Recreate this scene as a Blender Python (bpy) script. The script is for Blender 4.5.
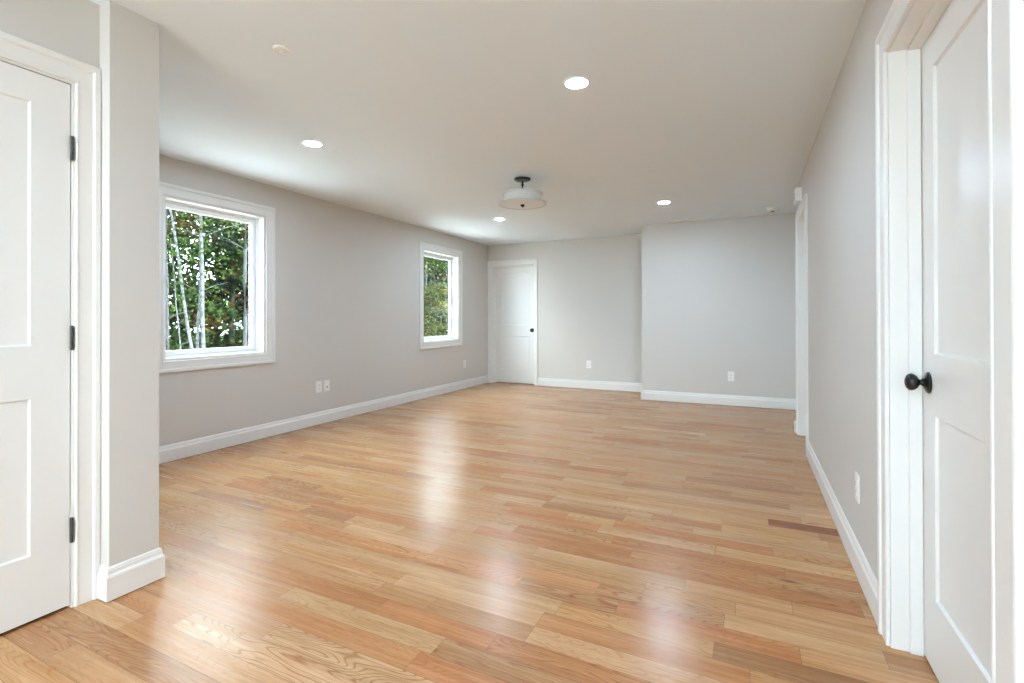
import bpy, bmesh, math, random
from mathutils import Vector, Matrix
import numpy as np

for o in list(bpy.data.objects):
    bpy.data.objects.remove(o)
SC = bpy.context.scene
COL = SC.collection
R = math.radians

# ------------------------------------------------------------------ tuning
EXPOSURE = 0.37
SKY = 23.0
CAN = 400.0           # lamps over the room
CAN_ADDED = 400.0      # unseen lamps added behind the camera for extra light
SUN = 13.0
CAM_H = 1.114
CEIL = 2.385

# ------------------------------------------------------------------ camera
cam_d = bpy.data.cameras.new('camera')
cam = bpy.data.objects.new('camera', cam_d)
COL.objects.link(cam)
th, pit, rol = R(25.814), R(-0.222), R(-0.115)
A = Matrix(((math.cos(th), math.sin(th), 0), (0, 0, 1), (-math.sin(th), math.cos(th), 0)))
P = Matrix(((1, 0, 0), (0, math.cos(pit), math.sin(pit)), (0, -math.sin(pit), math.cos(pit))))
Q = Matrix(((math.cos(rol), math.sin(rol), 0), (-math.sin(rol), math.cos(rol), 0), (0, 0, 1)))
M = Q @ P @ A                      # rows: right, up, forward
rot = Matrix((M[0], M[1], -M[2])).transposed().to_4x4()
cam.matrix_world = Matrix.Translation((0, 0, CAM_H)) @ rot
cam_d.sensor_fit = 'HORIZONTAL'
cam_d.sensor_width = 36
cam_d.lens = 489.185 / 1024 * 36
cam_d.shift_y = -(341.5 - 316.569) / 1024
cam_d.clip_start = 0.02
cam_d.clip_end = 500
SC.camera = cam

# ------------------------------------------------------------------ world, sun, exposure
SC.view_settings.view_transform = 'Standard'
SC.view_settings.look = 'None'
SC.view_settings.gamma = 1
SC.view_settings.use_curve_mapping = False
SC.view_settings.exposure = EXPOSURE
SC.cycles.use_denoising = True
SC.cycles.max_bounces = 12
SC.cycles.diffuse_bounces = 8
SC.cycles.sample_clamp_indirect = 8
SC.cycles.caustics_reflective = False
SC.cycles.caustics_refractive = False

W = bpy.data.worlds.new('sky')
SC.world = W
W.use_nodes = True
nt = W.node_tree
nt.nodes.clear()
wo = nt.nodes.new('ShaderNodeOutputWorld')
bg = nt.nodes.new('ShaderNodeBackground')
tc = nt.nodes.new('ShaderNodeTexCoord')
nz = nt.nodes.new('ShaderNodeTexNoise')
nz.inputs['Scale'].default_value = 2.2
nz.inputs['Detail'].default_value = 4
rp = nt.nodes.new('ShaderNodeValToRGB')
rp.color_ramp.elements[0].position = 0.35
rp.color_ramp.elements[0].color = (0.65, 0.84, 1, 1)
rp.color_ramp.elements[1].position = 0.62
rp.color_ramp.elements[1].color = (0.86, 0.945, 1, 1)
nt.links.new(tc.outputs['Generated'], nz.inputs['Vector'])
nt.links.new(nz.outputs['Fac'], rp.inputs['Fac'])
nt.links.new(rp.outputs['Color'], bg.inputs['Color'])
bg.inputs['Strength'].default_value = SKY
nt.links.new(bg.outputs['Background'], wo.inputs['Surface'])

sun_d = bpy.data.lights.new('sun', 'SUN')
sun_d.energy = SUN
sun_d.angle = R(3)
sun_d.color = (1, 0.95, 0.86)
sun = bpy.data.objects.new('sun', sun_d)
COL.objects.link(sun)
sun.location = (10, 6, 20)
sun.rotation_euler = Vector((-0.75, -0.25, -0.85)).to_track_quat('-Z', 'Y').to_euler()


# ------------------------------------------------------------------ materials
def mat(name, col, rough=0.5, metal=0.0, spec=0.5, bump=0, bscale=60, coat=0):
    m = bpy.data.materials.new(name)
    m.use_nodes = True
    n = m.node_tree
    b = n.nodes['Principled BSDF']
    b.inputs['Base Color'].default_value = (*col, 1)
    b.inputs['Roughness'].default_value = rough
    b.inputs['Metallic'].default_value = metal
    b.inputs['Specular IOR Level'].default_value = spec
    b.inputs['Coat Weight'].default_value = coat
    tc_ = n.nodes.new('ShaderNodeTexCoord')
    nz_ = n.nodes.new('ShaderNodeTexNoise')
    nz_.inputs['Scale'].default_value = bscale
    nz_.inputs['Detail'].default_value = 3
    n.links.new(tc_.outputs['Object'], nz_.inputs['Vector'])
    if bump:
        bp = n.nodes.new('ShaderNodeBump')
        bp.inputs['Strength'].default_value = bump
        bp.inputs['Distance'].default_value = 0.002
        n.links.new(nz_.outputs['Fac'], bp.inputs['Height'])
        n.links.new(bp.outputs['Normal'], b.inputs['Normal'])
    mx = n.nodes.new('ShaderNodeMix')          # faint mottling of the paint
    mx.data_type = 'RGBA'
    mx.inputs[6].default_value = (*[c * 0.985 for c in col], 1)
    mx.inputs[7].default_value = (*col, 1)
    n.links.new(nz_.outputs['Fac'], mx.inputs[0])
    n.links.new(mx.outputs[2], b.inputs['Base Color'])
    return m


WALL = mat('grey_wall_paint', (0.61, 0.588, 0.555), 0.6, spec=0.35, bump=0.08, bscale=180)
CEILM = mat('white_ceiling_paint', (0.79, 0.86, 0.91), 0.9, spec=0.2, bump=0.05, bscale=150)
TRIM = mat('white_trim_paint', (0.77, 0.76, 0.735), 0.34, spec=0.45)
DOORM = mat('white_door_paint', (0.75, 0.74, 0.715), 0.34, spec=0.45)
VINYL = mat('white_window_vinyl', (0.80, 0.80, 0.80), 0.35)
PLASTIC = mat('white_plastic', (0.82, 0.82, 0.80), 0.35)
BRONZE = mat('dark_bronze', (0.035, 0.033, 0.03), 0.33, metal=0.75, bscale=90)
HINGE = mat('dark_hinge_metal', (0.06, 0.058, 0.055), 0.4, metal=0.6)
SLOT = mat('dark_slot', (0.05, 0.05, 0.05), 0.6)
SIDING = mat('exterior_siding', (0.55, 0.55, 0.55), 0.7)
SUBFLOOR = mat('plank_joint', (0.10, 0.055, 0.028), 0.8)
SHADE = mat('white_glass_shade', (0.62, 0.63, 0.62), 0.35)
DISH = mat('white_dish_glass', (0.74, 0.80, 0.83), 0.4)
SHADE.node_tree.nodes['Principled BSDF'].inputs['Transmission Weight'].default_value = 0.0
EARTH = mat('forest_floor', (0.05, 0.045, 0.02), 0.9, bscale=3)


def bark(name, c0, c1, sc):
    m = mat(name, c0, 0.85)
    n = m.node_tree
    b = n.nodes['Principled BSDF']
    tcx = n.nodes.new('ShaderNodeTexCoord')
    mp = n.nodes.new('ShaderNodeMapping')
    mp.inputs['Scale'].default_value = sc
    v = n.nodes.new('ShaderNodeTexNoise')
    v.inputs['Scale'].default_value = 4
    v.inputs['Detail'].default_value = 3
    r_ = n.nodes.new('ShaderNodeValToRGB')
    r_.color_ramp.elements[0].position = 0.42
    r_.color_ramp.elements[0].color = (*c1, 1)
    r_.color_ramp.elements[1].position = 0.52
    r_.color_ramp.elements[1].color = (*c0, 1)
    n.links.new(tcx.outputs['Object'], mp.inputs['Vector'])
    n.links.new(mp.outputs['Vector'], v.inputs['Vector'])
    n.links.new(v.outputs['Fac'], r_.inputs['Fac'])
    n.links.new(r_.outputs['Color'], b.inputs['Base Color'])
    return m


BIRCH = bark('birch_bark', (0.055, 0.062, 0.064), (0.02, 0.022, 0.02), (1.5, 1.5, 5))
DARKBARK = bark('dark_bark', (0.022, 0.024, 0.026), (0.010, 0.010, 0.010), (6, 6, 1))


def attr_mat(name, rough, trans=0.3):
    m = bpy.data.materials.new(name)
    m.use_nodes = True
    n = m.node_tree
    n.nodes.clear()
    out = n.nodes.new('ShaderNodeOutputMaterial')
    at = n.nodes.new('ShaderNodeAttribute')
    at.attribute_name = 'leaf_tone'
    d = n.nodes.new('ShaderNodeBsdfDiffuse')
    t = n.nodes.new('ShaderNodeBsdfTranslucent')
    mx = n.nodes.new('ShaderNodeMixShader')
    mx.inputs[0].default_value = trans
    n.links.new(at.outputs['Color'], d.inputs['Color'])
    n.links.new(at.outputs['Color'], t.inputs['Color'])
    n.links.new(d.outputs[0], mx.inputs[1])
    n.links.new(t.outputs[0], mx.inputs[2])
    n.links.new(mx.outputs[0], out.inputs['Surface'])
    return m


LEAF = attr_mat('leaves', 0.6)


def glass_mat():
    m = bpy.data.materials.new('window_glass')
    m.use_nodes = True
    n = m.node_tree
    n.nodes.clear()
    out = n.nodes.new('ShaderNodeOutputMaterial')
    tr = n.nodes.new('ShaderNodeBsdfTransparent')
    tr.inputs['Color'].default_value = (0.95, 0.97, 0.96, 1)
    gl = n.nodes.new('ShaderNodeBsdfGlossy')
    gl.inputs['Roughness'].default_value = 0.0
    fr = n.nodes.new('ShaderNodeFresnel')
    fr.inputs['IOR'].default_value = 1.45
    ge = n.nodes.new('ShaderNodeNewGeometry')
    ior = n.nodes.new('ShaderNodeMapRange')      # the pane does not refract, so its back face keeps the same index
    ior.inputs['To Min'].default_value = 1.45
    ior.inputs['To Max'].default_value = 1 / 1.45
    n.links.new(ge.outputs['Backfacing'], ior.inputs['Value'])
    n.links.new(ior.outputs[0], fr.inputs['IOR'])
    mx = n.nodes.new('ShaderNodeMixShader')
    n.links.new(fr.outputs[0], mx.inputs[0])
    n.links.new(tr.outputs[0], mx.inputs[1])
    n.links.new(gl.outputs[0], mx.inputs[2])
    n.links.new(mx.outputs[0], out.inputs['Surface'])
    return m


GLASS = glass_mat()


def emit_mat(name, col, s):
    m = bpy.data.materials.new(name)
    m.use_nodes = True
    n = m.node_tree
    n.nodes.clear()
    out = n.nodes.new('ShaderNodeOutputMaterial')
    e = n.nodes.new('ShaderNodeEmission')
    e.inputs['Color'].default_value = (*col, 1)
    e.inputs['Strength'].default_value = s
    n.links.new(e.outputs[0], out.inputs['Surface'])
    return m


LENS = emit_mat('led_lens', (0.725, 0.98, 1.25), CAN)
LENS_ADDED = emit_mat('led_lens_added', (0.745, 0.98, 1.23), CAN_ADDED)


def floor_mat():
    m = bpy.data.materials.new('oak_planks')
    m.use_nodes = True
    n = m.node_tree
    b = n.nodes['Principled BSDF']
    L = n.links.new

    def node(t, **kw):
        x = n.nodes.new(t)
        for k, v in kw.items():
            setattr(x, k, v)
        return x

    tone = node('ShaderNodeAttribute', attribute_name='plank_tone')
    uv = node('ShaderNodeUVMap', uv_map='plank_uv')
    # long fibre grain
    mp1 = node('ShaderNodeMapping')
    mp1.inputs['Scale'].default_value = (1.6, 62, 1)
    n1 = node('ShaderNodeTexNoise')
    n1.inputs['Scale'].default_value = 1.0
    n1.inputs['Detail'].default_value = 5
    n1.inputs['Roughness'].default_value = 0.6
    L(uv.outputs[0], mp1.inputs['Vector'])
    L(mp1.outputs[0], n1.inputs['Vector'])
    # cathedral figure: contour lines of a stretched smooth noise
    mp2 = node('ShaderNodeMapping')
    mp2.inputs['Scale'].default_value = (1.5, 11.0, 1)
    n2 = node('ShaderNodeTexNoise')
    n2.inputs['Scale'].default_value = 1.0
    n2.inputs['Detail'].default_value = 1.5
    n2.inputs['Roughness'].default_value = 0.4
    L(uv.outputs[0], mp2.inputs['Vector'])
    L(mp2.outputs[0], n2.inputs['Vector'])
    mu = node('ShaderNodeMath', operation='MULTIPLY')
    mu.inputs[1].default_value = 26.0
    L(n2.outputs['Fac'], mu.inputs[0])
    fr = node('ShaderNodeMath', operation='PINGPONG')
    fr.inputs[1].default_value = 0.5
    L(mu.outputs[0], fr.inputs[0])
    rings = node('ShaderNodeMapRange')
    rings.inputs['From Min'].default_value = 0.0
    rings.inputs['From Max'].default_value = 0.2
    rings.inputs['To Min'].default_value = 1.0
    rings.inputs['To Max'].default_value = 0.0
    L(fr.outputs[0], rings.inputs['Value'])
    # pores
    mp3 = node('ShaderNodeMapping')
    mp3.inputs['Scale'].default_value = (18, 420, 1)
    n3 = node('ShaderNodeTexNoise')
    n3.inputs['Scale'].default_value = 1.0
    n3.inputs['Detail'].default_value = 2
    L(uv.outputs[0], mp3.inputs['Vector'])
    L(mp3.outputs[0], n3.inputs['Vector'])
    pores = node('ShaderNodeMapRange')
    pores.inputs['From Min'].default_value = 0.56
    pores.inputs['From Max'].default_value = 0.72
    L(n3.outputs['Fac'], pores.inputs['Value'])
    # mottling
    mp4 = node('ShaderNodeMapping')
    mp4.inputs['Scale'].default_value = (2.0, 17, 1)
    n4 = node('ShaderNodeTexNoise')
    n4.inputs['Scale'].default_value = 1.0
    n4.inputs['Detail'].default_value = 3
    L(uv.outputs[0], mp4.inputs['Vector'])
    L(mp4.outputs[0], n4.inputs['Vector'])
    # knots
    mp5 = node('ShaderNodeMapping')
    mp5.inputs['Scale'].default_value = (1.6, 6.0, 1)
    vor = node('ShaderNodeTexVoronoi')
    vor.inputs['Scale'].default_value = 1.0
    L(uv.outputs[0], mp5.inputs['Vector'])
    L(mp5.outputs[0], vor.inputs['Vector'])
    knot = node('ShaderNodeMapRange')
    knot.inputs['From Min'].default_value = 0.02
    knot.inputs['From Max'].default_value = 0.10
    knot.inputs['To Min'].default_value = 1.0
    knot.inputs['To Max'].default_value = 0.0
    L(vor.outputs['Distance'], knot.inputs['Value'])
    sep = node('ShaderNodeSeparateColor')
    L(vor.outputs['Color'], sep.inputs[0])
    kg = node('ShaderNodeMath', operation='GREATER_THAN')
    kg.inputs[1].default_value = 0.78
    L(sep.outputs[0], kg.inputs[0])
    km = node('ShaderNodeMath', operation='MULTIPLY')
    L(knot.outputs[0], km.inputs[0])
    L(kg.outputs[0], km.inputs[1])

    def scaled(fac, amount, offset=0.0):
        a = node('ShaderNodeMath', operation='MULTIPLY_ADD')
        a.inputs[1].default_value = amount
        a.inputs[2].default_value = offset
        L(fac, a.inputs[0])
        return a.outputs[0]

    def mulmix(colour, fac, tint):
        x = node('ShaderNodeMix', data_type='RGBA', blend_type='MULTIPLY')
        L(fac, x.inputs[0])
        L(colour, x.inputs[6])
        x.inputs[7].default_value = (*tint, 1)
        return x.outputs[2]

    c = tone.outputs['Color']
    c = mulmix(c, scaled(n1.outputs['Fac'], 3.0, -1.0), (0.78, 0.68, 0.57))
    # figure strength differs from plank to plank (alpha of the tone)
    rs = node('ShaderNodeMath', operation='MULTIPLY')
    L(rings.outputs[0], rs.inputs[0])
    L(tone.outputs['Alpha'], rs.inputs[1])
    c = mulmix(c, rs.outputs[0], (0.66, 0.50, 0.37))
    c = mulmix(c, scaled(pores.outputs[0], 0.55), (0.62, 0.48, 0.38))
    c = mulmix(c, scaled(n4.outputs['Fac'], 2.6, -0.9), (0.80, 0.69, 0.58))
    c = mulmix(c, km.outputs[0], (0.25, 0.14, 0.08))
    L(c, b.inputs['Base Color'])
    rr = scaled(n1.outputs['Fac'], 0.10, 0.21)
    L(rr, b.inputs['Roughness'])
    b.inputs['Specular IOR Level'].default_value = 0.4
    # slight waviness of the varnished boards
    tco = node('ShaderNodeTexCoord')
    nb = node('ShaderNodeTexNoise')
    nb.inputs['Scale'].default_value = 9
    nb.inputs['Detail'].default_value = 2
    L(tco.outputs['Object'], nb.inputs['Vector'])
    ad = node('ShaderNodeMath', operation='MULTIPLY_ADD')
    L(n1.outputs['Fac'], ad.inputs[0])
    ad.inputs[1].default_value = 0.12
    L(nb.outputs['Fac'], ad.inputs[2])
    bp = node('ShaderNodeBump')
    bp.inputs['Strength'].default_value = 0.25
    bp.inputs['Distance'].default_value = 0.002
    L(ad.outputs[0], bp.inputs['Height'])
    L(bp.outputs['Normal'], b.inputs['Normal'])
    return m


FLOORM = floor_mat()


# ------------------------------------------------------------------ helpers
def world_of(o):
    m_ = Matrix.Translation(o.location) @ o.rotation_euler.to_matrix().to_4x4()
    return world_of(o.parent) @ m_ if o.parent else m_


def link(name, bm, m, parent=None, smooth=False):
    bmesh.ops.recalc_face_normals(bm, faces=bm.faces)
    me = bpy.data.meshes.new(name)
    bm.to_mesh(me)
    bm.free()
    for x in (m if isinstance(m, (list, tuple)) else [m]):
        me.materials.append(x)
    if smooth:
        me.polygons.foreach_set('use_smooth', [True] * len(me.polygons))
        try:
            me.set_sharp_from_angle(angle=R(40))
        except Exception:
            pass
    if parent:
        me.transform(world_of(parent).inverted())
    o = bpy.data.objects.new(name, me)
    COL.objects.link(o)
    if parent:
        o.parent = parent
    return o


def tag(o, label=None, cat=None, group=None, kind=None):
    if label:
        o['label'] = label
    if cat:
        o['category'] = cat
    if group:
        o['group'] = group
    if kind:
        o['kind'] = kind
    return o


def empty(name, loc, rz=0.0):
    o = bpy.data.objects.new(name, None)
    COL.objects.link(o)
    o.location = loc
    o.rotation_euler = (0, 0, rz)
    o.empty_display_size = 0.05
    return o


def box(bm, x0, x1, y0, y1, z0, z1, bevel=0.0, seg=2):
    g = bmesh.ops.create_cube(bm, size=1)
    vs = g['verts']
    for v in vs:
        v.co = Vector((x0 + (v.co.x + .5) * (x1 - x0), y0 + (v.co.y + .5) * (y1 - y0), z0 + (v.co.z + .5) * (z1 - z0)))
    if bevel:
        es = list({e for v in vs for e in v.link_edges})
        bmesh.ops.bevel(bm, geom=es, offset=bevel, segments=seg, affect='EDGES', profile=0.7)


def structure(name, boxes, m, label, cat):
    bm = bmesh.new()
    for b in boxes:
        box(bm, *b)
    o = link(name, bm, m)
    return tag(o, label, cat, kind='structure')


def lathe(bm, prof, seg, frame):
    """prof: (radius, height) pairs; frame: Matrix whose Z is the axis."""
    rings = []
    for r_, h_ in prof:
        if r_ < 1e-6:
            rings.append([bm.verts.new(frame @ Vector((0, 0, h_)))])
        else:
            rings.append([bm.verts.new(frame @ Vector((r_ * math.cos(2 * math.pi * i / seg), r_ * math.sin(2 * math.pi * i / seg), h_))) for i in range(seg)])
    for a, b in zip(rings, rings[1:]):
        for i in range(seg):
            j = (i + 1) % seg
            if len(a) == 1 and len(b) == 1:
                continue
            if len(a) == 1:
                bm.faces.new((a[0], b[i], b[j]))
            elif len(b) == 1:
                bm.faces.new((a[i], a[j], b[0]))
            else:
                bm.faces.new((a[i], a[j], b[j], b[i]))


def axis_frame(loc, axis):
    q = Vector(axis).to_track_quat('Z', 'Y')
    return Matrix.Translation(loc) @ q.to_matrix().to_4x4()


def tube(bm, pts, radii, seg=8):
    rings = []
    for i, p in enumerate(pts):
        d = (Vector(pts[min(i + 1, len(pts) - 1)]) - Vector(pts[max(i - 1, 0)])).normalized()
        f = axis_frame(p, d)
        rings.append([bm.verts.new(f @ Vector((radii[i] * math.cos(2 * math.pi * k / seg), radii[i] * math.sin(2 * math.pi * k / seg), 0))) for k in range(seg)])
    for a, b in zip(rings, rings[1:]):
        for k in range(seg):
            j = (k + 1) % seg
            bm.faces.new((a[k], a[j], b[j], b[k]))
    bm.faces.new(rings[0][::-1])
    bm.faces.new(rings[-1])


# ------------------------------------------------------------------ profiles
BASE_PROF = [(0, 0.004), (0.015, 0.004), (0.015, 0.094), (0.0135, 0.0965), (0.0135, 0.0995), (0.0105, 0.103), (0.0085, 0.110),
             (0.0080, 0.119), (0.0062, 0.122), (0.0062, 0.126), (0.0035, 0.131), (0, 0.133)]
CASE_W = 0.09
CASE_PROF = [(0, 0), (0, .009), (.002, .0115), (.006, .0125), (.010, .0115), (.012, .0095), (.014, .0100), (.056, .0115), (.060, .0115),
             (.063, .0155), (.067, .0185), (.084, .0190), (.088, .0175), (.09, .014), (.09, 0)]


def baseboard(name, path, side, label, thick=1.0):
    """path: 2-D points along the wall faces; side=+1: the room lies left of the path."""
    bm = bmesh.new()
    P2 = [Vector(p) for p in path]
    n = len(P2)
    offs = []
    for i in range(n):
        ns = []
        if i > 0:
            d = (P2[i] - P2[i - 1]).normalized()
            ns.append(Vector((-d.y, d.x)) * side)
        if i < n - 1:
            d = (P2[i + 1] - P2[i]).normalized()
            ns.append(Vector((-d.y, d.x)) * side)
        if len(ns) == 2:
            m_ = (ns[0] + ns[1]).normalized()
            m_ = m_ / max(0.2, m_.dot(ns[0]))
        else:
            m_ = ns[0]
        offs.append(m_)
    rows = []
    for i in range(n):
        rows.append([bm.verts.new((P2[i].x + offs[i].x * (d * thick + 0.0005), P2[i].y + offs[i].y * (d * thick + 0.0005), z)) for d, z in BASE_PROF])
    k = len(BASE_PROF)
    for a, b in zip(rows, rows[1:]):
        for j in range(k):
            jj = (j + 1) % k
            bm.faces.new((a[j], a[jj], b[jj], b[j]))
    bm.faces.new(rows[0])
    bm.faces.new(rows[-1][::-1])
    o = link(name, bm, TRIM)
    return tag(o, label, 'baseboard', kind='structure')


def casing(parent, org, u, nrm, inner, outer, closed, name='casing'):
    """Picture-frame or three-sided casing. org+u*a+z*b+nrm*t. inner/outer = (u0,u1,z0,z1)."""
    u = Vector(u)
    nrm = Vector(nrm)
    org = Vector(org)
    bm = bmesh.new()
    i0, i1, iz0, iz1 = inner
    o0, o1, oz0, oz1 = outer
    ci = [(i0, iz0), (i0, iz1), (i1, iz1), (i1, iz0)]
    co = [(o0, oz0), (o0, oz1), (o1, oz1), (o1, oz0)]
    cols = []
    for (a, b), (c, d) in zip(ci, co):
        row = []
        for t, h_ in CASE_PROF:
            f = t / CASE_W
            p = org + u * (a + (c - a) * f) + Vector((0, 0, b + (d - b) * f)) + nrm * (h_ + 0.0005)
            row.append(bm.verts.new(p))
        cols.append(row)
    k = len(CASE_PROF)
    pairs = [(0, 1), (1, 2), (2, 3)] + ([(3, 0)] if closed else [])
    for a, b in pairs:
        for j in range(k):
            jj = (j + 1) % k
            bm.faces.new((cols[a][j], cols[a][jj], cols[b][jj], cols[b][j]))
    if not closed:
        bm.faces.new(cols[0])
        bm.faces.new(cols[3][::-1])
    return link(name, bm, TRIM, parent)


def door_slab(parent, org, u, nrm, w, z0, z1, panels, th_=0.035):
    """Two-panel slab. Visible face at org (nrm points to the room); body behind. panels: (u0,u1,z0,z1)."""
    u = Vector(u)
    nrm = Vector(nrm)
    org = Vector(org)
    bm = bmesh.new()

    def V(a, b, t):
        return bm.verts.new(org + u * a + Vector((0, 0, b)) + nrm * t)
    us = sorted({0.0, w} | {p[0] for p in panels} | {p[1] for p in panels})
    zs = sorted({z0, z1} | {p[2] for p in panels} | {p[3] for p in panels})
    for face_t, sgn in ((0.0, -1), (-th_, 1)):
        for a0, a1 in zip(us, us[1:]):
            for b0, b1 in zip(zs, zs[1:]):
                inp = any(p[0] <= a0 + 1e-6 and a1 <= p[1] + 1e-6 and p[2] <= b0 + 1e-6 and b1 <= p[3] + 1e-6 for p in panels)
                if inp:
                    continue
                bm.faces.new((V(a0, b0, face_t), V(a1, b0, face_t), V(a1, b1, face_t), V(a0, b1, face_t)))
        for (a0, a1, b0, b1) in panels:
            prev = None
            for e, dp in ((0, 0), (0.001, 0.0015), (0.0045, 0.0080), (0.006, 0.009)):
                t = face_t + sgn * dp
                ring = [(a0 + e, b0 + e), (a1 - e, b0 + e), (a1 - e, b1 - e), (a0 + e, b1 - e)]
                cur = [V(x, y, t) for x, y in ring]
                if prev:
                    for i in range(4):
                        j = (i + 1) % 4
                        bm.faces.new((prev[i], prev[j], cur[j], cur[i]))
                prev = cur
            bm.faces.new(prev)
    c = [(0, z0), (w, z0), (w, z1), (0, z1)]
    for i in range(4):
        j = (i + 1) % 4
        bm.faces.new((V(*c[i], 0), V(*c[j], 0), V(*c[j], -th_), V(*c[i], -th_)))
    bmesh.ops.remove_doubles(bm, verts=bm.verts, dist=1e-5)
    return link('door_slab', bm, DOORM, parent)


def door_knob(parent, loc, nrm):
    f = axis_frame(loc, nrm)
    bm = bmesh.new()
    lathe(bm, [(0, 0), (.034, 0), (.034, .003), (.031, .006), (.024, .009), (.016, .011), (.013, .013), (0, .013)], 32, f)
    rose = link('knob_rose', bm, BRONZE, parent, smooth=True)
    bm = bmesh.new()
    lathe(bm, [(0, .011), (.0125, .012), (.0125, .016), (.0095, .018), (.0085, .022), (.0115, .026), (.019, .030), (.025, .037),
               (.0275, .044), (.026, .051), (.020, .057), (.010, .0605), (0, .061)], 32, f)
    link('door_knob', bm, BRONZE, parent, smooth=True)
    return rose


def hinge(parent, x, y, z0, z1, into):
    """knuckle on the room side of the slab/jamb joint (axis vertical)"""
    bm = bmesh.new()
    f = Matrix.Translation((x, y, z0))
    h_ = z1 - z0
    prof = [(0, -0.002), (0.004, -0.002), (.0060, 0)]
    for k in range(5):
        a = h_ * k / 5
        b = h_ * (k + 1) / 5
        prof += [(.0060, a + .0005), (.0060, b - .0010), (.0052, b - .0006), (.0052, b - .0001)]
    prof += [(.0060, h_), (.004, h_ + .002), (0, h_ + .002)]
    lathe(bm, prof, 16, f)
    box(bm, x - 0.010 * into - .0015, x - 0.010 * into + .010, y - .0012, y + .0012, z0, z1)
    return link('hinge', bm, HINGE, parent)


# ------------------------------------------------------------------ geometry constants
XL, XR = -4.085, 0.429
YB, YF = 7.485, 6.81
XBLK = -1.315
XC, XCW = -2.284, -2.360
YC1, YC2 = 1.052, 1.234
YREAR = -3.2
TW = 0.12

# ------------------------------------------------------------------ floor
rng = random.Random(7)
ROW = 0.0956
Y0 = 1.25


def srgb(r, g, b):
    return tuple(((c / 255) / 12.92 if c / 255 <= 0.04045 else (((c / 255) + 0.055) / 1.055) ** 2.4) for c in (r, g, b))


TONES = [(srgb(206, 168, 127), 5), (srgb(200, 158, 116), 6), (srgb(210, 174, 134), 3), (srgb(196, 152, 109), 5),
         (srgb(196, 142, 97), 3), (srgb(190, 146, 107), 3), (srgb(203, 160, 112), 3), (srgb(184, 130, 87), 1.8), (srgb(176, 134, 96), 1.6),
         (srgb(202, 166, 124), 2)]
TW_ = [t[1] for t in TONES]
MEAN = srgb(200, 156, 112)
T_ORANGE, T_DARK, T_RED = srgb(195, 140, 98), srgb(166, 124, 86), srgb(150, 94, 64)
T_STRAW, T_TAN, T_PALE = srgb(210, 170, 122), srgb(194, 138, 94), srgb(208, 168, 128)


def row_of(y):
    return int(math.floor((y - Y0) / ROW))


SPECIAL = {}
for y, a, b, t in [(1.79, -.11, .9, T_DARK), (3.03, .093, .8, T_RED), (2.52, -.145, .45, T_STRAW), (2.92, -.40, -.135, T_STRAW),
                   (2.83, -.133, .35, T_STRAW), (2.64, -.928, -.66, T_STRAW), (2.64, -.66, .10, T_TAN), (2.53, -1.25, -.72, T_TAN),
                   (2.53, -.72, -.15, T_PALE), (1.30, -.99, -.62, T_ORANGE), (2.25, -1.30, -.90, T_ORANGE), (1.59, -1.12, -.70, srgb(186, 142, 104)),
                   (1.59, -.70, -.02, T_PALE), (1.90, -.46, .15, T_TAN), (1.50, -1.29, -.80, T_TAN), (1.71, -1.35, -.7, T_PALE),
                   (1.96, -1.945, -1.36, T_PALE), (1.97, -3.22, -2.55, srgb(176, 136, 102)), (1.11, -1.61, -1.0, T_PALE), (2.05, -2.35, -2.0, srgb(182, 140, 104))]:
    SPECIAL.setdefault(row_of(y), []).append((a, b, t))

verts, faces, mats_i, tones, uvs = [], [], [], [], []
G = 0.0006
FX0, FX1, FY0, FY1 = -4.15, 1.35, YREAR - 0.1, YB + 0.85
r0, r1 = row_of(FY0), row_of(FY1)
for r_ in range(r0, r1 + 1):
    ya, yb = Y0 + r_ * ROW, Y0 + (r_ + 1) * ROW
    segs = []
    sp = sorted(SPECIAL.get(r_, []))

    def fill(a, b):
        x = a
        while b - x > 0.001:
            L_ = rng.choice([rng.uniform(.28, .55), rng.uniform(.45, .95), rng.uniform(.6, 1.5)])
            e = x + L_
            if b - e < 0.25:
                e = b
            t = rng.choices(TONES, TW_)[0][0]
            k = rng.uniform(.93, 1.05)
            t = tuple(c * .80 + m_ * .20 for c, m_ in zip(t, MEAN))
            segs.append((x, min(e, b), tuple(c * k for c in t)))
            x = min(e, b)
    x = FX0 - rng.uniform(0, .6)
    for a, b, t in sp:
        if a > x:
            fill(x, a)
        segs.append((max(a, x), b, t))
        x = b
    fill(x, FX1)
    for a, b, t in segs:
        i = len(verts)
        verts += [(a + G, ya + G, 0), (b - G, ya + G, 0), (b - G, yb - G, 0), (a + G, yb - G, 0)]
        faces.append((i, i + 1, i + 2, i + 3))
        mats_i.append(0)
        fig = rng.choice([0.1, 0.25, 0.45, 0.7, 1.0])
        tones += [(*t, fig)] * 4
        ou, ov = rng.uniform(0, 80), rng.uniform(0, 80)
        uvs += [(ou, ov), (ou + b - a, ov), (ou + b - a, ov + ROW), (ou, ov + ROW)]
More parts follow.
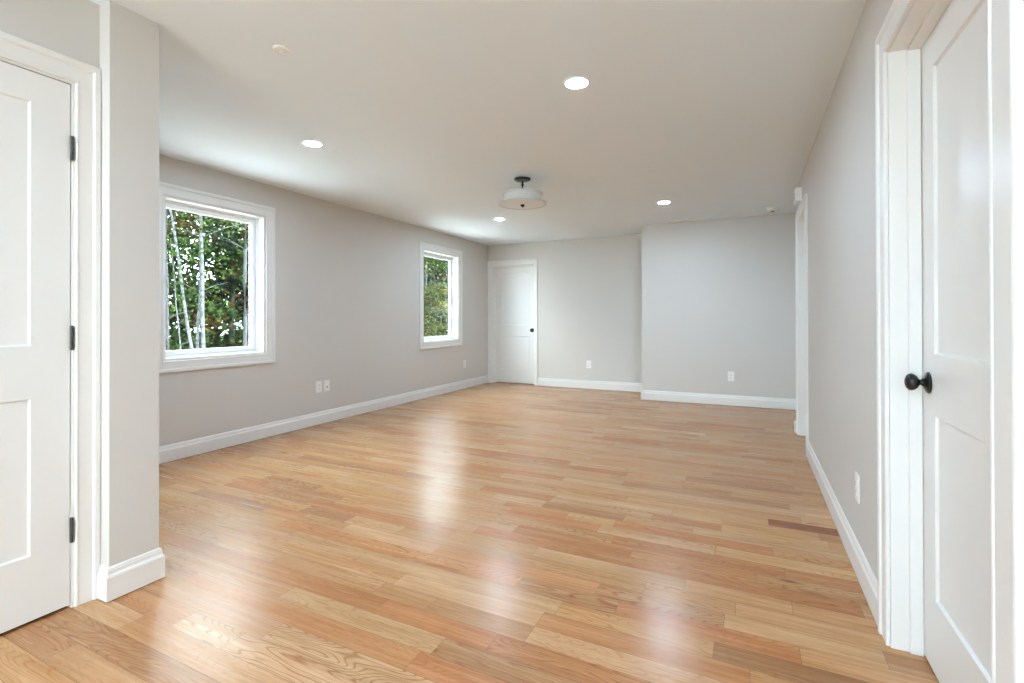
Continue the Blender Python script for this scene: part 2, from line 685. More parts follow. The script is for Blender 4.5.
# joint bed and slab below the boards
bx0, bx1, by0, by1 = FX0, FX1, FY0, FY1 + .05
for zt, zb in ((-0.0015, -0.15),):
    i = len(verts)
    verts += [(bx0, by0, zb), (bx1, by0, zb), (bx1, by1, zb), (bx0, by1, zb), (bx0, by0, zt), (bx1, by0, zt), (bx1, by1, zt), (bx0, by1, zt)]
    for f in ((0, 3, 2, 1), (4, 5, 6, 7), (0, 1, 5, 4), (1, 2, 6, 5), (2, 3, 7, 6), (3, 0, 4, 7)):
        faces.append(tuple(i + k for k in f))
        mats_i.append(1)
        tones += [(.1, .06, .03, 0)] * 4
        uvs += [(0, 0)] * 4
me = bpy.data.meshes.new('floor')
me.from_pydata(verts, [], faces)
me.materials.append(FLOORM)
me.materials.append(SUBFLOOR)
me.polygons.foreach_set('material_index', mats_i)
ca = me.attributes.new('plank_tone', 'FLOAT_COLOR', 'CORNER')
ca.data.foreach_set('color', [c for t in tones for c in t])
uvl = me.uv_layers.new(name='plank_uv')
uvl.data.foreach_set('uv', [c for t in uvs for c in t])
me.update()
fl = bpy.data.objects.new('floor', me)
COL.objects.link(fl)
tag(fl, 'glossy natural oak strip floor running across the room', 'floor', kind='structure')

# ------------------------------------------------------------------ ceiling and walls
structure('ceiling', [(-4.45, 1.5, YREAR - .35, YB + 1.0, CEIL, CEIL + .18)], CEILM, 'plain white painted ceiling', 'ceiling')
ZT = CEIL + 0.01
ZB = -0.01
# windows: casing outer / inner (Y0,Y1,Z0,Z1)
WIN = [dict(outer=(2.138, 3.222, .696, 2.172), inner=(2.234, 3.128, .786, 2.082)),
       dict(outer=(5.504, 6.620, .688, 2.180), inner=(5.594, 6.514, .778, 2.088))]


def wall_x(x0, x1, y0, y1, holes):
    """wall slab along Y with rectangular holes (y0,y1,z0,z1)"""
    out = []
    cur = y0
    for (a, b, z0, z1) in sorted(holes):
        out.append((x0, x1, cur, a, ZB, ZT))
        if z0 > 0.02:
            out.append((x0, x1, a, b, ZB, z0))
        out.append((x0, x1, a, b, z1, ZT))
        cur = b
    out.append((x0, x1, cur, y1, ZB, ZT))
    return out


structure('wall_left', wall_x(XL - .155, XL, YREAR, YB + .12, [(w['inner'][0] + .003, w['inner'][1] - .003, w['inner'][2] + .003, w['inner'][3] - .003) for w in WIN]), WALL,
          'light grey left wall holding the two windows', 'wall')
D1 = (0.193, 0.961, 2.026)      # left closet door opening (slab flush)
D2 = (1.258, 2.046, 2.012)      # right door
D3 = (4.651, 5.360, 2.022)      # far doorway in the right wall
D4 = (-3.980, -3.215, 2.012)    # far door in the back wall
JT = 0.018
structure('wall_closet', wall_x(XCW - .11, XCW, YREAR, YC1, [(D1[0] - JT, D1[1] + JT, 0, D1[2] + JT)])
          + [(-2.47, XC, YC1, YC2, ZB, ZT), (XL, -2.47, YC2 - .11, YC2, ZB, ZT)], WALL,
          'light grey closet wall and its projecting end at the left', 'wall')
structure('wall_right', wall_x(XR, XR + TW, YREAR, 5.50, [(D2[0] - JT, D2[1] + JT, 0, D2[2] + JT), (D3[0] - JT, D3[1] + JT, 0, D3[2] + JT)]) + [(XR + .14, XR + .26, 5.38, YF, ZB, ZT), (XR + TW, XR + .14, 5.38, 5.50, ZB, ZT)], WALL,
          'light grey right wall with two doorways', 'wall')
bk = [(XL - .02, D4[0] - JT, YB, YB + TW, ZB, ZT), (D4[0] - JT, D4[1] + JT, YB, YB + TW, D4[2] + JT, ZT), (D4[1] + JT, XBLK, YB, YB + TW, ZB, ZT)]
structure('wall_back', bk, WALL, 'light grey back wall beside the far white door', 'wall')
structure('wall_far_right', [(XBLK, XR + .26, YF, YB + TW, ZB, ZT)], WALL, 'light grey wall block stepping forward at the far right', 'wall')
# rear of the room, behind the camera: wall with a wide window added for daylight
WR = (-1.95, -0.15, 0.45, 2.08)
structure('wall_rear', [(XL - .15, WR[0], YREAR - .15, YREAR, ZB, ZT), (WR[1], XR + TW, YREAR - .15, YREAR, ZB, ZT),
                        (WR[0], WR[1], YREAR - .15, YREAR, ZB, WR[2]), (WR[0], WR[1], YREAR - .15, YREAR, WR[3], ZT)], WALL,
          'light grey rear wall with a wide added window', 'wall')

structure('wall_sun_block', [(1.30, 1.42, YREAR - .15, YB + .9, ZB, ZT), (XR + TW, 1.30, YREAR - .15, YREAR, ZB, ZT), (XL - .155, 1.30, YB + .78, YB + .9, ZB, ZT),  # unseen walls added to stop sun leaking in under the doors
                        (XL - .155, XL - .02, YB + TW, YB + .78, ZB, ZT), (XL - .155, XL, YREAR - .15, YREAR, ZB, ZT)], WALL,
          'unseen grey walls added behind the doors to keep the sun out', 'wall')

# ------------------------------------------------------------------ baseboards
baseboard('baseboard_left', [(XL, YC2 + .017), (XL, YB)], -1, 'white baseboard along the left wall under the windows')
baseboard('baseboard_back', [(-3.144, YB), (XBLK, YB), (XBLK, YF), (XR + .138, YF)], -1, 'white baseboard along the back wall and round the step')
baseboard('baseboard_right', [(XR + .14, YF - .017), (XR + .14, 5.50), (XR, 5.50), (XR, 5.456)], -1, 'white baseboard beyond the far doorway on the right', 2.2)
baseboard('baseboard_right_middle', [(XR, 4.559), (XR, 2.144)], -1, 'white baseboard along the right wall between the doorways')
baseboard('baseboard_right_rear', [(XR, 1.130), (XR, YREAR)], -1, 'white baseboard on the right wall nearest the camera')
baseboard('baseboard_closet', [(XCW + .020, YC1), (XC, YC1), (XC, YC2), (XL + .017, YC2)], -1, 'white baseboard wrapping the projecting wall end at the left')
baseboard('baseboard_closet_rear', [(XCW, YREAR), (XCW, 0.095)], -1, 'white baseboard on the closet wall nearest the camera')


# ------------------------------------------------------------------ doors
def std_panels(w, z0, z1):
    s = (z1 - z0) / 1.996
    return [(0.115, w - .115, z0 + .228 * s, z0 + .798 * s), (0.115, w - .115, z0 + .990 * s, z0 + 1.882 * s)]


# door_1: closet door at the left, flush with the wall, hinges towards the wall end
d = tag(empty('door_1', (XCW, 0.577, 0)), 'white two-panel door with three dark hinges at the left edge of the photo', 'door', kind='structure')
w1 = D1[1] - D1[0] - .006
door_slab(d, (XCW - .001, D1[1] - .003, 0), (0, -1, 0), (1, 0, 0), w1, 0.014, D1[2] - .004,
          [(a, b, z0 + .006, z1 + .006) for a, b, z0, z1 in std_panels(w1, 0.014, D1[2] - .004)])
bm = bmesh.new()
for y0, y1 in ((D1[0] - JT, D1[0]), (D1[1], D1[1] + JT)):
    box(bm, XCW - .11, XCW, y0 + (.0005 if y0 < .5 else 0), y1 - (0 if y0 < .5 else .0005), 0, D1[2] + JT - .0005)
box(bm, XCW - .11, XCW, D1[0], D1[1], D1[2], D1[2] + JT - .0005)
for y0, y1 in ((D1[0], D1[0] + .010), (D1[1] - .010, D1[1])):
    box(bm, XCW - .075, XCW - .040, y0, y1, 0, D1[2])
box(bm, XCW - .075, XCW - .040, D1[0] + .01, D1[1] - .01, D1[2] - .010, D1[2])
link('door_jamb', bm, TRIM, d)
casing(d, (XCW, 0, 0), (0, 1, 0), (1, 0, 0), (D1[0] - .009, D1[1] + .010, 0.001, D1[2] + .008),
       (D1[0] - .099, 1.0515, 0.001, D1[2] + .096), False)
for z0, z1 in ((1.731, 1.822), (.997, 1.088), (.256, .347)):
    hinge(d, XCW + .0065, D1[1] - .0005, z0, z1, 1)
door_knob(d, (XCW - .001, D1[0] + .065, .915), (1, 0, 0))


def recessed_door_x(name, label, D, knob_side, ycas):
    """door in the right wall set back to the far side of the jamb"""
    dd = tag(empty(name, (XR + .1, (D[0] + D[1]) / 2, 0)), label, 'door', kind='structure')
    w_ = D[1] - D[0] - .006
    xs = .5155
    door_slab(dd, (xs, D[0] + .003, 0), (0, 1, 0), (-1, 0, 0), w_, 0.010, D[2] - .004, std_panels(w_, 0.010, D[2] - .004), th_=.033)
    b_ = bmesh.new()
    box(b_, XR, XR + TW, D[0] - JT + .0005, D[0], 0, D[2] + JT - .0005)
    box(b_, XR, XR + TW, D[1], D[1] + JT - .0005, 0, D[2] + JT - .0005)
    box(b_, XR, XR + TW, D[0], D[1], D[2], D[2] + JT - .0005)
    box(b_, xs - .037, xs - .001, D[0], D[0] + .010, 0, D[2], .002, 1)
    box(b_, xs - .037, xs - .001, D[1] - .010, D[1], 0, D[2], .002, 1)
    box(b_, xs - .037, xs - .001, D[0] + .01, D[1] - .01, D[2] - .010, D[2])
    link('door_jamb', b_, TRIM, dd)
    casing(dd, (XR, 0, 0), (0, 1, 0), (-1, 0, 0), (D[0] - .006, D[1] + .006, 0.001, D[2] + .006), (ycas[0], ycas[1], 0.001, D[2] + .094), False)
    ky = D[1] - .066 if knob_side > 0 else D[0] + .066
    door_knob(dd, (xs, ky, .907), (-1, 0, 0))
    return dd


recessed_door_x('door_2', 'white two-panel door with a dark knob in the near right doorway', D2, 1, (1.130, 2.142))
recessed_door_x('door_3', 'white cased doorway far down the right wall, seen edge-on', D3, -1, (4.557, 5.454))

# door_4 in the back wall
d = tag(empty('door_4', (-3.6, YB + .1, 0)), 'white two-panel door with a small dark knob in the far left corner', 'door', kind='structure')
ys = YB + .085
w4 = D4[1] - D4[0] - .006
door_slab(d, (D4[0] + .003, ys, 0), (1, 0, 0), (0, -1, 0), w4, .010, D4[2] - .004, std_panels(w4, .010, D4[2] - .004), th_=.033)
bm = bmesh.new()
box(bm, D4[0] - JT + .0005, D4[0], YB, YB + TW, 0, D4[2] + JT - .0005)
box(bm, D4[1], D4[1] + JT - .0005, YB, YB + TW, 0, D4[2] + JT - .0005)
box(bm, D4[0], D4[1], YB, YB + TW, D4[2], D4[2] + JT - .0005)
box(bm, D4[0], D4[0] + .010, ys - .037, ys - .001, 0, D4[2])
box(bm, D4[1] - .010, D4[1], ys - .037, ys - .001, 0, D4[2])
box(bm, D4[0] + .01, D4[1] - .01, ys - .037, ys - .001, D4[2] - .01, D4[2])
link('door_jamb', bm, TRIM, d)
casing(d, (0, YB, 0), (1, 0, 0), (0, -1, 0), (D4[0] - .006, D4[1] + .006, .001, D4[2] + .006), (XL + .001, -3.146, .001, D4[2] + .096), False)
door_knob(d, (D4[1] - .066, ys, .915), (0, -1, 0))


# ------------------------------------------------------------------ windows
def ring_boxes(bm, x0, x1, y0, y1, z0, z1, w):
    box(bm, x0, x1, y0, y0 + w, z0, z1)
    box(bm, x0, x1, y1 - w, y1, z0, z1)
    box(bm, x0, x1, y0 + w, y1 - w, z0, z0 + w)
    box(bm, x0, x1, y0 + w, y1 - w, z1 - w, z1)


for i, w in enumerate(WIN):
    a0, a1, b0, b1 = w['inner']
    d = tag(empty('window_%d' % (i + 1), (XL, (a0 + a1) / 2, b0)),
            ['larger-looking near window in the left wall, white frame with trees outside', 'narrow-looking far window in the left wall, white frame with trees outside'][i],
            'window', kind='structure')
    casing(d, (XL, 0, 0), (0, 1, 0), (1, 0, 0), (a0, a1, b0, b1), w['outer'], True)
    bm = bmesh.new()
    ring_boxes(bm, XL - .075, XL - .0005, a0 + .004, a1 - .004, b0 + .004, b1 - .004, .015)
    link('jamb_lining', bm, TRIM, d)
    bm = bmesh.new()
    ring_boxes(bm, XL - .155, XL - .076, a0 + .004, a1 - .004, b0 + .004, b1 - .004, .030)
    ring_boxes(bm, XL - .150, XL - .120, a0 + .030, a1 - .030, b0 + .030, b1 - .030, .008)
    link('window_frame', bm, VINYL, d)
    bm = bmesh.new()
    e = .037
    ring_boxes(bm, XL - .135, XL - .095, a0 + e, a1 - e, b0 + e, b1 - e, .034)
    ring_boxes(bm, XL - .128, XL - .102, a0 + e + .034, a1 - e - .034, b0 + e + .034, b1 - e - .034, .005)
    s = link('sash', bm, VINYL, d)
    bm = bmesh.new()
    q = e + .036
    box(bm, XL - .117, XL - .113, a0 + q, a1 - q, b0 + q, b1 - q)
    link('glass_pane', bm, GLASS, d)

d = tag(empty('window_3', (-.9, YREAR, WR[2])), 'wide white window added in the unseen rear wall for daylight', 'window', kind='structure')  # window added behind the camera to let in more daylight
bm = bmesh.new()
for z0, z1 in ((WR[2], WR[2] + .05), (WR[3] - .05, WR[3])):
    box(bm, WR[0], WR[1], YREAR - .12, YREAR - .03, z0, z1)
for x in (WR[0], (WR[0] + WR[1]) / 2 - .03, WR[1] - .05):
    box(bm, x, x + .05, YREAR - .119, YREAR - .031, WR[2] + .05, WR[3] - .05)
link('window_frame', bm, VINYL, d)
bm = bmesh.new()
box(bm, WR[0] + .05, WR[1] - .05, YREAR - .08, YREAR - .076, WR[2] + .05, WR[3] - .05)
link('glass_pane', bm, GLASS, d)
casing(d, (0, YREAR, 0), (1, 0, 0), (0, 1, 0), (WR[0], WR[1], WR[2], WR[3]), (WR[0] - .09, WR[1] + .09, WR[2] - .09, WR[3] + .09), True)

# ------------------------------------------------------------------ recessed lights


def recessed_light(x, y, label):
    t = tag(empty('recessed_light', (x, y, CEIL)), label, 'ceiling light', 'recessed lights in the ceiling')
    f = Matrix.Translation((x, y, CEIL)) @ Matrix.Rotation(math.pi, 4, 'X')
    bm = bmesh.new()
    lathe(bm, [(.058, .0005), (.070, .0005), (.069, .004), (.065, .0060), (.060, .0055), (.058, .004), (.058, .0005)], 48, f)
    link('trim_ring', bm, PLASTIC, t, smooth=True)
    bm = bmesh.new()
    lathe(bm, [(0, .001), (.0575, .001), (.0575, .0035), (.045, .0045), (0, .005)], 48, f)
    link('lens', bm, LENS, t)
    return t


proto = recessed_light(-.830, 2.524, 'recessed round light highest and largest in the photo, right of centre')
SPOTS = [(-2.841, 2.559, 'recessed round light nearest the near window, left in the photo'),
         (-2.861, 5.553, 'small recessed round light seen just below left of the drum fixture'),
         (-.831, 5.554, 'recessed round light in front of the wall step at the far right'),
         (-1.85, -.60, 'added recessed round light in the ceiling behind the camera, left one'),  # from here on: unseen lamps added to brighten the room
         (-.40, -.60, 'added recessed round light in the ceiling behind the camera, right one'),
         (-1.85, -2.2, 'added recessed round light by the unseen rear window, left one'),
         (-.40, -2.2, 'added recessed round light by the unseen rear window, right one')]
for x, y, lb in SPOTS:
    c = proto.copy()
    COL.objects.link(c)
    c.location = (x, y, CEIL)
    c['label'] = lb
    for ch in list(proto.children):
        k = ch.copy()
        COL.objects.link(k)
        k.parent = c
        if y < 0 and k.name.startswith('lens'):
            k.data = k.data.copy()
            k.data.materials[0] = LENS_ADDED

# ------------------------------------------------------------------ semi-flush drum fixture
FX, FY = -1.848, 4.046
t = tag(empty('ceiling_fixture', (FX, FY, CEIL)), 'white two-tier drum light hanging on a dark bronze stem in mid ceiling', 'ceiling light')
f = Matrix.Translation((FX, FY, CEIL))
bm = bmesh.new()
lathe(bm, [(0, -.0005), (.075, -.0005), (.0755, -.006), (.070, -.014), (.050, -.020), (.016, -.023), (0, -.024)], 40, f)
link('canopy', bm, BRONZE, t, smooth=True)
bm = bmesh.new()
lathe(bm, [(0, -.020), (.009, -.020), (.009, -.050), (.013, -.054), (.013, -.062), (.008, -.066), (.006, -.075), (.006, -.236), (0, -.236)], 20, f)
link('stem', bm, BRONZE, t, smooth=True)
bm = bmesh.new()
lathe(bm, [(.172, -.136), (.186, -.136), (.188, -.140), (.186, -.144), (.170, -.146), (.166, -.154), (.166, -.200), (.174, -.213), (.198, -.221),
           (.222, -.224), (.225, -.229), (.222, -.234), (.206, -.234), (.190, -.227), (.166, -.217), (.160, -.200), (.160, -.152), (.166, -.142), (.172, -.136)], 64, f)
link('drum_shade', bm, SHADE, t, smooth=True)
bm = bmesh.new()
lathe(bm, [(0, -.144), (.163, -.144), (.163, -.148), (0, -.148)], 48, f)
link('top_plate', bm, SHADE, t, smooth=True)
bm = bmesh.new()
lathe(bm, [(0, -.225), (.195, -.225), (.200, -.2275), (.195, -.231), (.10, -.235), (0, -.237)], 64, f)
link('diffuser_dish', bm, DISH, t, smooth=True)
bm = bmesh.new()
lathe(bm, [(0, -.235), (.016, -.236), (.019, -.241), (.017, -.247), (.009, -.254), (.006, -.259), (0, -.261)], 24, f)
link('finial', bm, BRONZE, t, smooth=True)

# ------------------------------------------------------------------ small ceiling things
x, y = -1.975, 1.600
t = tag(empty('ceiling_sensor', (x, y, CEIL)), 'small round white ceiling cap with a raised centre, upper left', 'sensor')
f = Matrix.Translation((x, y, CEIL)) @ Matrix.Rotation(math.pi, 4, 'X')
bm = bmesh.new()
lathe(bm, [(0, .0005), (.040, .0005), (.040, .005), (.037, .009), (.032, .010), (.029, .007), (.016, .006), (0, .006)], 40, f)
link('cover', bm, PLASTIC, t, smooth=True)
bm = bmesh.new()
lathe(bm, [(0, .006), (.008, .006), (.008, .014), (.006, .017), (0, .018)], 20, f)
link('centre_nub', bm, PLASTIC, t, smooth=True)

x, y = .255, 6.40
t = tag(empty('smoke_detector', (x, y, CEIL)), 'white smoke detector on the ceiling in the far right corner', 'smoke detector')
f = Matrix.Translation((x, y, CEIL)) @ Matrix.Rotation(math.pi, 4, 'X')
bm = bmesh.new()
lathe(bm, [(0, .0005), (.072, .0005), (.072, .010), (.068, .012), (0, .012)], 40, f)
link('base_plate', bm, PLASTIC, t, smooth=True)
bm = bmesh.new()
lathe(bm, [(0, .012), (.062, .012), (.064, .018), (.062, .030), (.052, .038), (.022, .040), (0, .040)], 40, f)
link('cover', bm, PLASTIC, t, smooth=True)
bm = bmesh.new()
lathe(bm, [(0, .040), (.020, .040), (.018, .043), (0, .044)], 20, f)
link('sensor_grille', bm, SLOT, t, smooth=True)

t = tag(empty('ceiling_vent', (-.765, 6.69, CEIL)), 'slim white rectangular air register on the ceiling at the wall step', 'vent')
bm = bmesh.new()
vx0, vx1, vy0, vy1 = -.945, -.585, 6.62, 6.73
zz0, zz1 = CEIL - .014, CEIL - .0005
box(bm, vx0, vx1, vy0, vy0 + .016, zz0, zz1, .002, 1)
box(bm, vx0, vx1, vy1 - .016, vy1, zz0, zz1, .002, 1)
box(bm, vx0, vx0 + .018, vy0 + .016, vy1 - .016, zz0, zz1, .002, 1)
box(bm, vx1 - .018, vx1, vy0 + .016, vy1 - .016, zz0, zz1, .002, 1)
link('vent_frame', bm, PLASTIC, t)
for k in range(6):
    yy = vy0 + .022 + k * .0125
    bm = bmesh.new()
    box(bm, vx0 + .018, vx1 - .018, yy, yy + .008, zz0 + .001, zz1 - .002)
    link('slat', bm, PLASTIC, t)

# door chime above the far doorway
t = tag(empty('door_chime', (XR, 5.10, 2.15)), 'white plastic chime box high on the right wall above the far doorway', 'chime')
bm = bmesh.new()
box(bm, XR - .052, XR - .0005, 5.01, 5.19, 2.152, 2.272, .008, 3)
link('cover', bm, PLASTIC, t, smooth=True)
bm = bmesh.new()
for k in range(5):
    box(bm, XR - .0535, XR - .0515, 5.06, 5.14, 2.175 + k * .016, 2.178 + k * .016)
link('grille', bm, SLOT, t)


# ------------------------------------------------------------------ outlets
def outlet(org, u, nrm, label, name='wall_outlet', kind='duplex', group='white wall outlets near the floor'):
    org = Vector(org)
    u = Vector(u)
    nrm = Vector(nrm)
    fr = Matrix(((u.x, 0, nrm.x, org.x), (u.y, 0, nrm.y, org.y), (0, 1, 0, org.z), (0, 0, 0, 1)))
    t_ = bpy.data.objects.new(name, None)
    COL.objects.link(t_)
    t_.location = org
    t_.empty_display_size = .03
    tag(t_, label, 'outlet', group)

    def add(nm, boxes, m, par=None):
        b_ = bmesh.new()
        for bb in boxes:
            box(b_, *bb)
        b_.transform(fr)
        return link(nm, b_, m, par or t_)
    add('cover_plate', [(-.037, .037, -.060, .060, .0005, .0065, .0025, 2)], PLASTIC)
    if kind == 'duplex':
        for s in (-1, 1):
            c = s * .0195
            rc = add('receptacle', [(-.017, .017, c - .0145, c + .0145, .0060, .0095, .002, 2)], PLASTIC)
            add('slots', [(-.0080, -.0058, c - .002, c + .008, .0090, .0098), (.0058, .0080, c - .002, c + .008, .0090, .0098),
                          (-.0025, .0025, c - .0105, c - .0060, .0090, .0098)], SLOT, rc)
    elif kind == 'jack':
        rc = add('jack_insert', [(-.017, .017, -.033, .033, .0060, .0085, .0015, 2)], PLASTIC)
        add('jack_port', [(-.007, .007, -.020, -.006, .0080, .0088)], SLOT, rc)
    return t_


outlet((XL, 3.756, .397), (0, 1, 0), (1, 0, 0), 'white duplex outlet, left of the close pair between the windows')
outlet((XL, 3.866, .397), (0, 1, 0), (1, 0, 0), 'white jack plate, right of the close pair between the windows', 'wall_jack', 'jack', None)
outlet((XL, 6.69, .388), (0, 1, 0), (1, 0, 0), 'white duplex outlet below right of the far window')
outlet((-2.275, YB, .386), (-1, 0, 0), (0, -1, 0), 'white duplex outlet on the back wall right of the far door')
outlet((-.205, YF, .372), (-1, 0, 0), (0, -1, 0), 'white duplex outlet on the forward wall block at the far right')
outlet((XR, 2.585, .372), (0, -1, 0), (-1, 0, 0), 'white duplex outlet seen edge-on low on the right wall')

# ------------------------------------------------------------------ outdoors
GZ = -0.9
PAVE = mat('bounce_concrete', (0.62, 0.61, 0.58), 0.85, bscale=12)  # for unseen paving added to reflect daylight up to the ceiling
structure('bounce_paving', [(-9.2, 8, YREAR - 12, YREAR - .4, GZ - .1, GZ + .10), (-9.2, XL - .3, YREAR - .4, 16, GZ - .1, GZ + .10)], PAVE,
          'unseen pale paving round the house, added to bounce daylight inside', 'paving')
bm = bmesh.new()
nx, ny = 60, 60
gv = [[None] * (ny + 1) for _ in range(nx + 1)]
gr = random.Random(3)
for i in range(nx + 1):
    for j in range(ny + 1):
        X_ = -60 + i * 56 / nx + 0
        Y_ = -25 + j * 85 / ny
        gv[i][j] = bm.verts.new((X_, Y_, GZ + gr.uniform(-.06, .06)))
for i in range(nx):
    for j in range(ny):
        bm.faces.new((gv[i][j], gv[i + 1][j], gv[i + 1][j + 1], gv[i][j + 1]))
o = link('forest_ground', bm, EARTH)
tag(o, 'dark leafy forest floor outside the windows', 'ground', kind='structure')

nprng = np.random.default_rng(5)
LEAF_K = 0.27
PAL = {
    'green': [(.060, .120, .028), (.085, .150, .035), (.045, .095, .028), (.12, .17, .045)],
    'dark': [(.014, .034, .018), (.024, .052, .026), (.010, .024, .016), (.030, .060, .024)],
    'yellow': [(.26, .23, .05), (.18, .19, .045), (.12, .16, .04), (.28, .22, .06)],
    'rust': [(.20, .11, .035), (.12, .11, .035), (.09, .12, .035)],
    'pale': [(.20, .25, .12), (.26, .28, .17), (.14, .19, .08), (.30, .27, .14)],
}


def leaves(name, parent, centres, radii, n_per, size, pals, flat=.35):
    """leaf mass made of flattened sprays of small leaf blades"""
    C, S_, K = [], [], []
    for (c, r_, pl) in zip(centres, radii, pals):
        n_ = int(n_per)
        d_ = nprng.normal(size=(n_, 3)) * np.array([r_ * .55, r_ * .55, r_ * .55 * flat])
        d_[:, 2] -= .25 * (d_[:, 0] ** 2 + d_[:, 1] ** 2) / max(r_, .1)
        C.append(np.array(c) + d_)
        cols = np.array(PAL[pl]) * LEAF_K
        base = cols[nprng.integers(0, len(cols))]
        k_ = (cols[nprng.integers(0, len(cols), n_)] * .5 + base * .5) * nprng.uniform(.7, 1.35, (n_, 1))
        K.append(k_)
        S_.append(nprng.uniform(.6, 1.3, n_) * size)
    C = np.concatenate(C)
    K = np.concatenate(K)
    S_ = np.concatenate(S_)
    n_ = len(C)
    a = nprng.normal(size=(n_, 3))
    a[:, 2] *= .5
    a /= np.linalg.norm(a, axis=1)[:, None]
    b = nprng.normal(size=(n_, 3))
    b[:, 2] *= .6
    b -= a * (a * b).sum(1)[:, None]
    b /= np.linalg.norm(b, axis=1)[:, None]
    sl = S_[:, None]
    V_ = np.stack([C - a * sl * .5, C + b * sl * .3 - a * sl * .05, C + a * sl * .5, C - b * sl * .3 - a * sl * .05], 1).reshape(-1, 3)
    me_ = bpy.data.meshes.new(name)
    me_.vertices.add(4 * n_)
    me_.vertices.foreach_set('co', V_.ravel())
    me_.loops.add(4 * n_)
    me_.loops.foreach_set('vertex_index', np.arange(4 * n_))
    me_.polygons.add(n_)
    me_.polygons.foreach_set('loop_start', np.arange(n_) * 4)
    me_.update(calc_edges=True)
    at = me_.attributes.new('leaf_tone', 'FLOAT_COLOR', 'POINT')
    cc = np.concatenate([np.repeat(K, 4, axis=0), np.ones((4 * n_, 1))], 1)
    at.data.foreach_set('color', cc.ravel())
    me_.materials.append(LEAF)
    o_ = bpy.data.objects.new(name, me_)
    COL.objects.link(o_)
    if parent:
        me_.transform(world_of(parent).inverted())
        o_.parent = parent
    return o_


def tree(name, label, base, top, rad, bmat, crown, n_spray, n_per, size, pals, group=None, bow=0.0, spray=.55, flat=.35):
    """crown: (z0, z1, radius)"""
    bx, by = base
    t_ = tag(empty(name, (bx, by, GZ)), label, 'tree', group)
    b_ = bmesh.new()
    pts, rr = [], []
    N = 9
    for i in range(N + 1):
        s = i / N
        z = GZ - .05 + (top[2] - GZ + .05) * s
        w_ = bow * math.sin(math.pi * s)
        pts.append((bx + (top[0] - bx) * s + w_ + rng.uniform(-.02, .02), by + (top[1] - by) * s + w_ * .7 + rng.uniform(-.02, .02), z))
        rr.append(rad * (1 - .65 * s))
    tube(b_, pts, rr, 10)
    for k in range(5):
        s = rng.uniform(.35, .95)
        i = int(s * N)
        p0 = Vector(pts[i])
        an = rng.uniform(0, 6.28)
        ln = crown[2] * rng.uniform(.4, .8)
        p1 = p0 + Vector((math.cos(an) * ln * .5, math.sin(an) * ln * .5, ln * .25))
        p2 = p0 + Vector((math.cos(an) * ln, math.sin(an) * ln, ln * .4))
        tube(b_, [p0, p1, p2], [rad * .2, rad * .13, rad * .05], 6)
    link('trunk', b_, bmat, t_, smooth=True)
    cs, rs, ps = [], [], []
    for k in range(n_spray):
        z = rng.uniform(crown[0], crown[1])
        s = (z - GZ) / max(.1, top[2] - GZ)
        s = min(1, max(0, s))
        cx, cy = bx + (top[0] - bx) * s, by + (top[1] - by) * s
        fz = (z - crown[0]) / (crown[1] - crown[0])
        R_ = crown[2] * (1 - .55 * max(0, fz - .4))
        an = rng.uniform(0, 6.28)
        q_ = R_ * math.sqrt(rng.uniform(.03, 1))
        cs.append((cx + math.cos(an) * q_, cy + math.sin(an) * q_, z))
        rs.append(spray * rng.uniform(.6, 1.3))
        ps.append(rng.choice(pals))
    leaves('foliage', t_, cs, rs, n_per, size, ps, flat)
    return t_


# the birches seen in the near window (in front of the denser growth)
tree('birch_tree', 'taller pale birch trunk of the close pair in the middle of the near window', (-9.5, 5.94), (-9.5, 5.82, 5.6), .046, BIRCH,
     (3.2, 5.9, 1.2), 26, 110, .065, ['green', 'pale'], bow=.0)
tree('birch_tree', 'thinner birch trunk crossing close behind the tall one in the near window', (-9.6, 5.80), (-9.6, 5.98, 4.9), .033, BIRCH,
     (3.1, 5.2, 1.0), 18, 90, .085, ['green', 'pale'], bow=.02)
tree('birch_tree', 'birch leaning to the left at the left of the near window', (-9.5, 5.90), (-9.5, 4.99, 4.8), .034, BIRCH,
     (2.8, 5.0, 1.1), 26, 110, .065, ['pale', 'rust', 'green'], bow=.05)
tree('birch_tree', 'thin sapling trunk low at the left of the near window', (-9.5, 5.60), (-9.5, 5.33, 2.6), .018, BIRCH,
     (1.2, 2.7, .6), 12, 70, .07, ['green'], bow=.0)
tree('bluish_trunk_tree', 'grey-blue straight trunk at the right edge of the near window', (-9.5, 6.78), (-9.5, 6.80, 5.4), .050, DARKBARK,
     (3.4, 5.6, 1.3), 18, 90, .085, ['green', 'rust'])
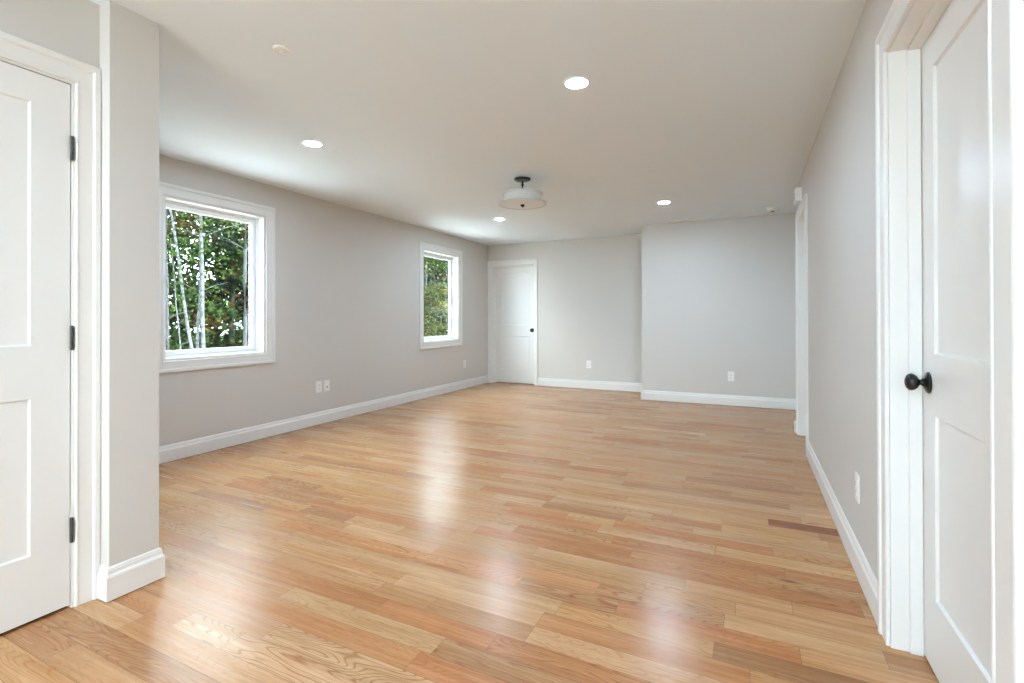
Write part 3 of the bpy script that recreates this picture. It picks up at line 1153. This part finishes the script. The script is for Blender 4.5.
# trees in the far window
tree('yellow_maple_tree', 'small yellowing tree in the lower half of the far window', (-10.9, 15.75), (-10.9, 15.7, 2.5), .05, DARKBARK,
     (.6, 2.5, .8), 40, 90, .09, ['yellow', 'yellow', 'pale', 'green'], spray=.4)
tree('bright_green_tree', 'bright green leafy tree in the upper half of the far window', (-12.6, 18.6), (-12.6, 18.6, 3.7), .07, DARKBARK,
     (1.4, 3.7, 1.1), 44, 90, .10, ['green', 'green', 'pale'])
for k, (bx_, by_, lb) in enumerate([(-12.0, 16.45, 'dark trunk at the left edge of the far window'), (-12.4, 17.35, 'dark trunk left of centre in the far window'),
                                    (-12.9, 19.55, 'dark trunk at the right of the far window')]):
    tree('dark_trunk_tree', lb, (bx_, by_), (bx_ + .1, by_ + .15, 5.2), .11, DARKBARK, (3.0, 5.6, 1.3), 26, 80, .11, ['dark', 'green'])
tree('dark_trunk_tree', 'dark trunk low at the left edge of the near window', (-10.6, 5.85), (-10.6, 5.8, 5.2), .10, DARKBARK, (2.6, 5.3, 1.1), 22, 80, .10, ['dark', 'green'])

# dense wood behind, one tree beside the next
KINDS = [('hemlock_tree', ['dark', 'dark', 'green'], 'dark green evergreen in the wood seen through the windows'),
         ('maple_tree', ['green', 'green', 'pale'], 'green leafy tree in the wood seen through the windows'),
         ('oak_tree', ['green', 'rust', 'dark'], 'reddish-green leafy tree in the wood seen through the windows')]
k = 0
y_ = -1.0
while y_ < 27:
    for dx, hh in ((-12.6, 4.3), (-14.6, 5.2), (-16.8, 5.8)):
        nm, pl, lb = KINDS[rng.choice([0, 0, 1, 1, 2])]
        X_, Yy = dx + rng.uniform(-.5, .5), y_ + rng.uniform(-.4, .4) + (0.9 if dx < -14 else 0)
        H_ = hh + rng.uniform(-.5, .7) + max(0, min(6, Yy - 7)) * .35
        tree(nm, lb, (X_, Yy), (X_, Yy, H_), .08, DARKBARK, (-.4, H_, 1.25), 112, 78, .145, pl, group='trees of the wood outside: ' + nm.replace('_', ' ') + 's', spray=.6)
    y_ += 1.9

# undergrowth nobody could count
cs, rs, ps = [], [], []
for k in range(520):
    X_ = rng.uniform(-12.2, -9.9)
    Yy = rng.uniform(1, 24)
    cs.append((X_, Yy, rng.uniform(GZ + .1, .75 if X_ < -10.6 else .35)))
    rs.append(rng.uniform(.3, .6))
    ps.append(rng.choice(['green', 'green', 'dark', 'rust', 'yellow' if rng.random() < .4 else 'green']))
o = leaves('undergrowth', None, cs, rs, 70, .10, ps)
tag(o, 'mixed green undergrowth at the edge of the wood', 'undergrowth', kind='stuff')
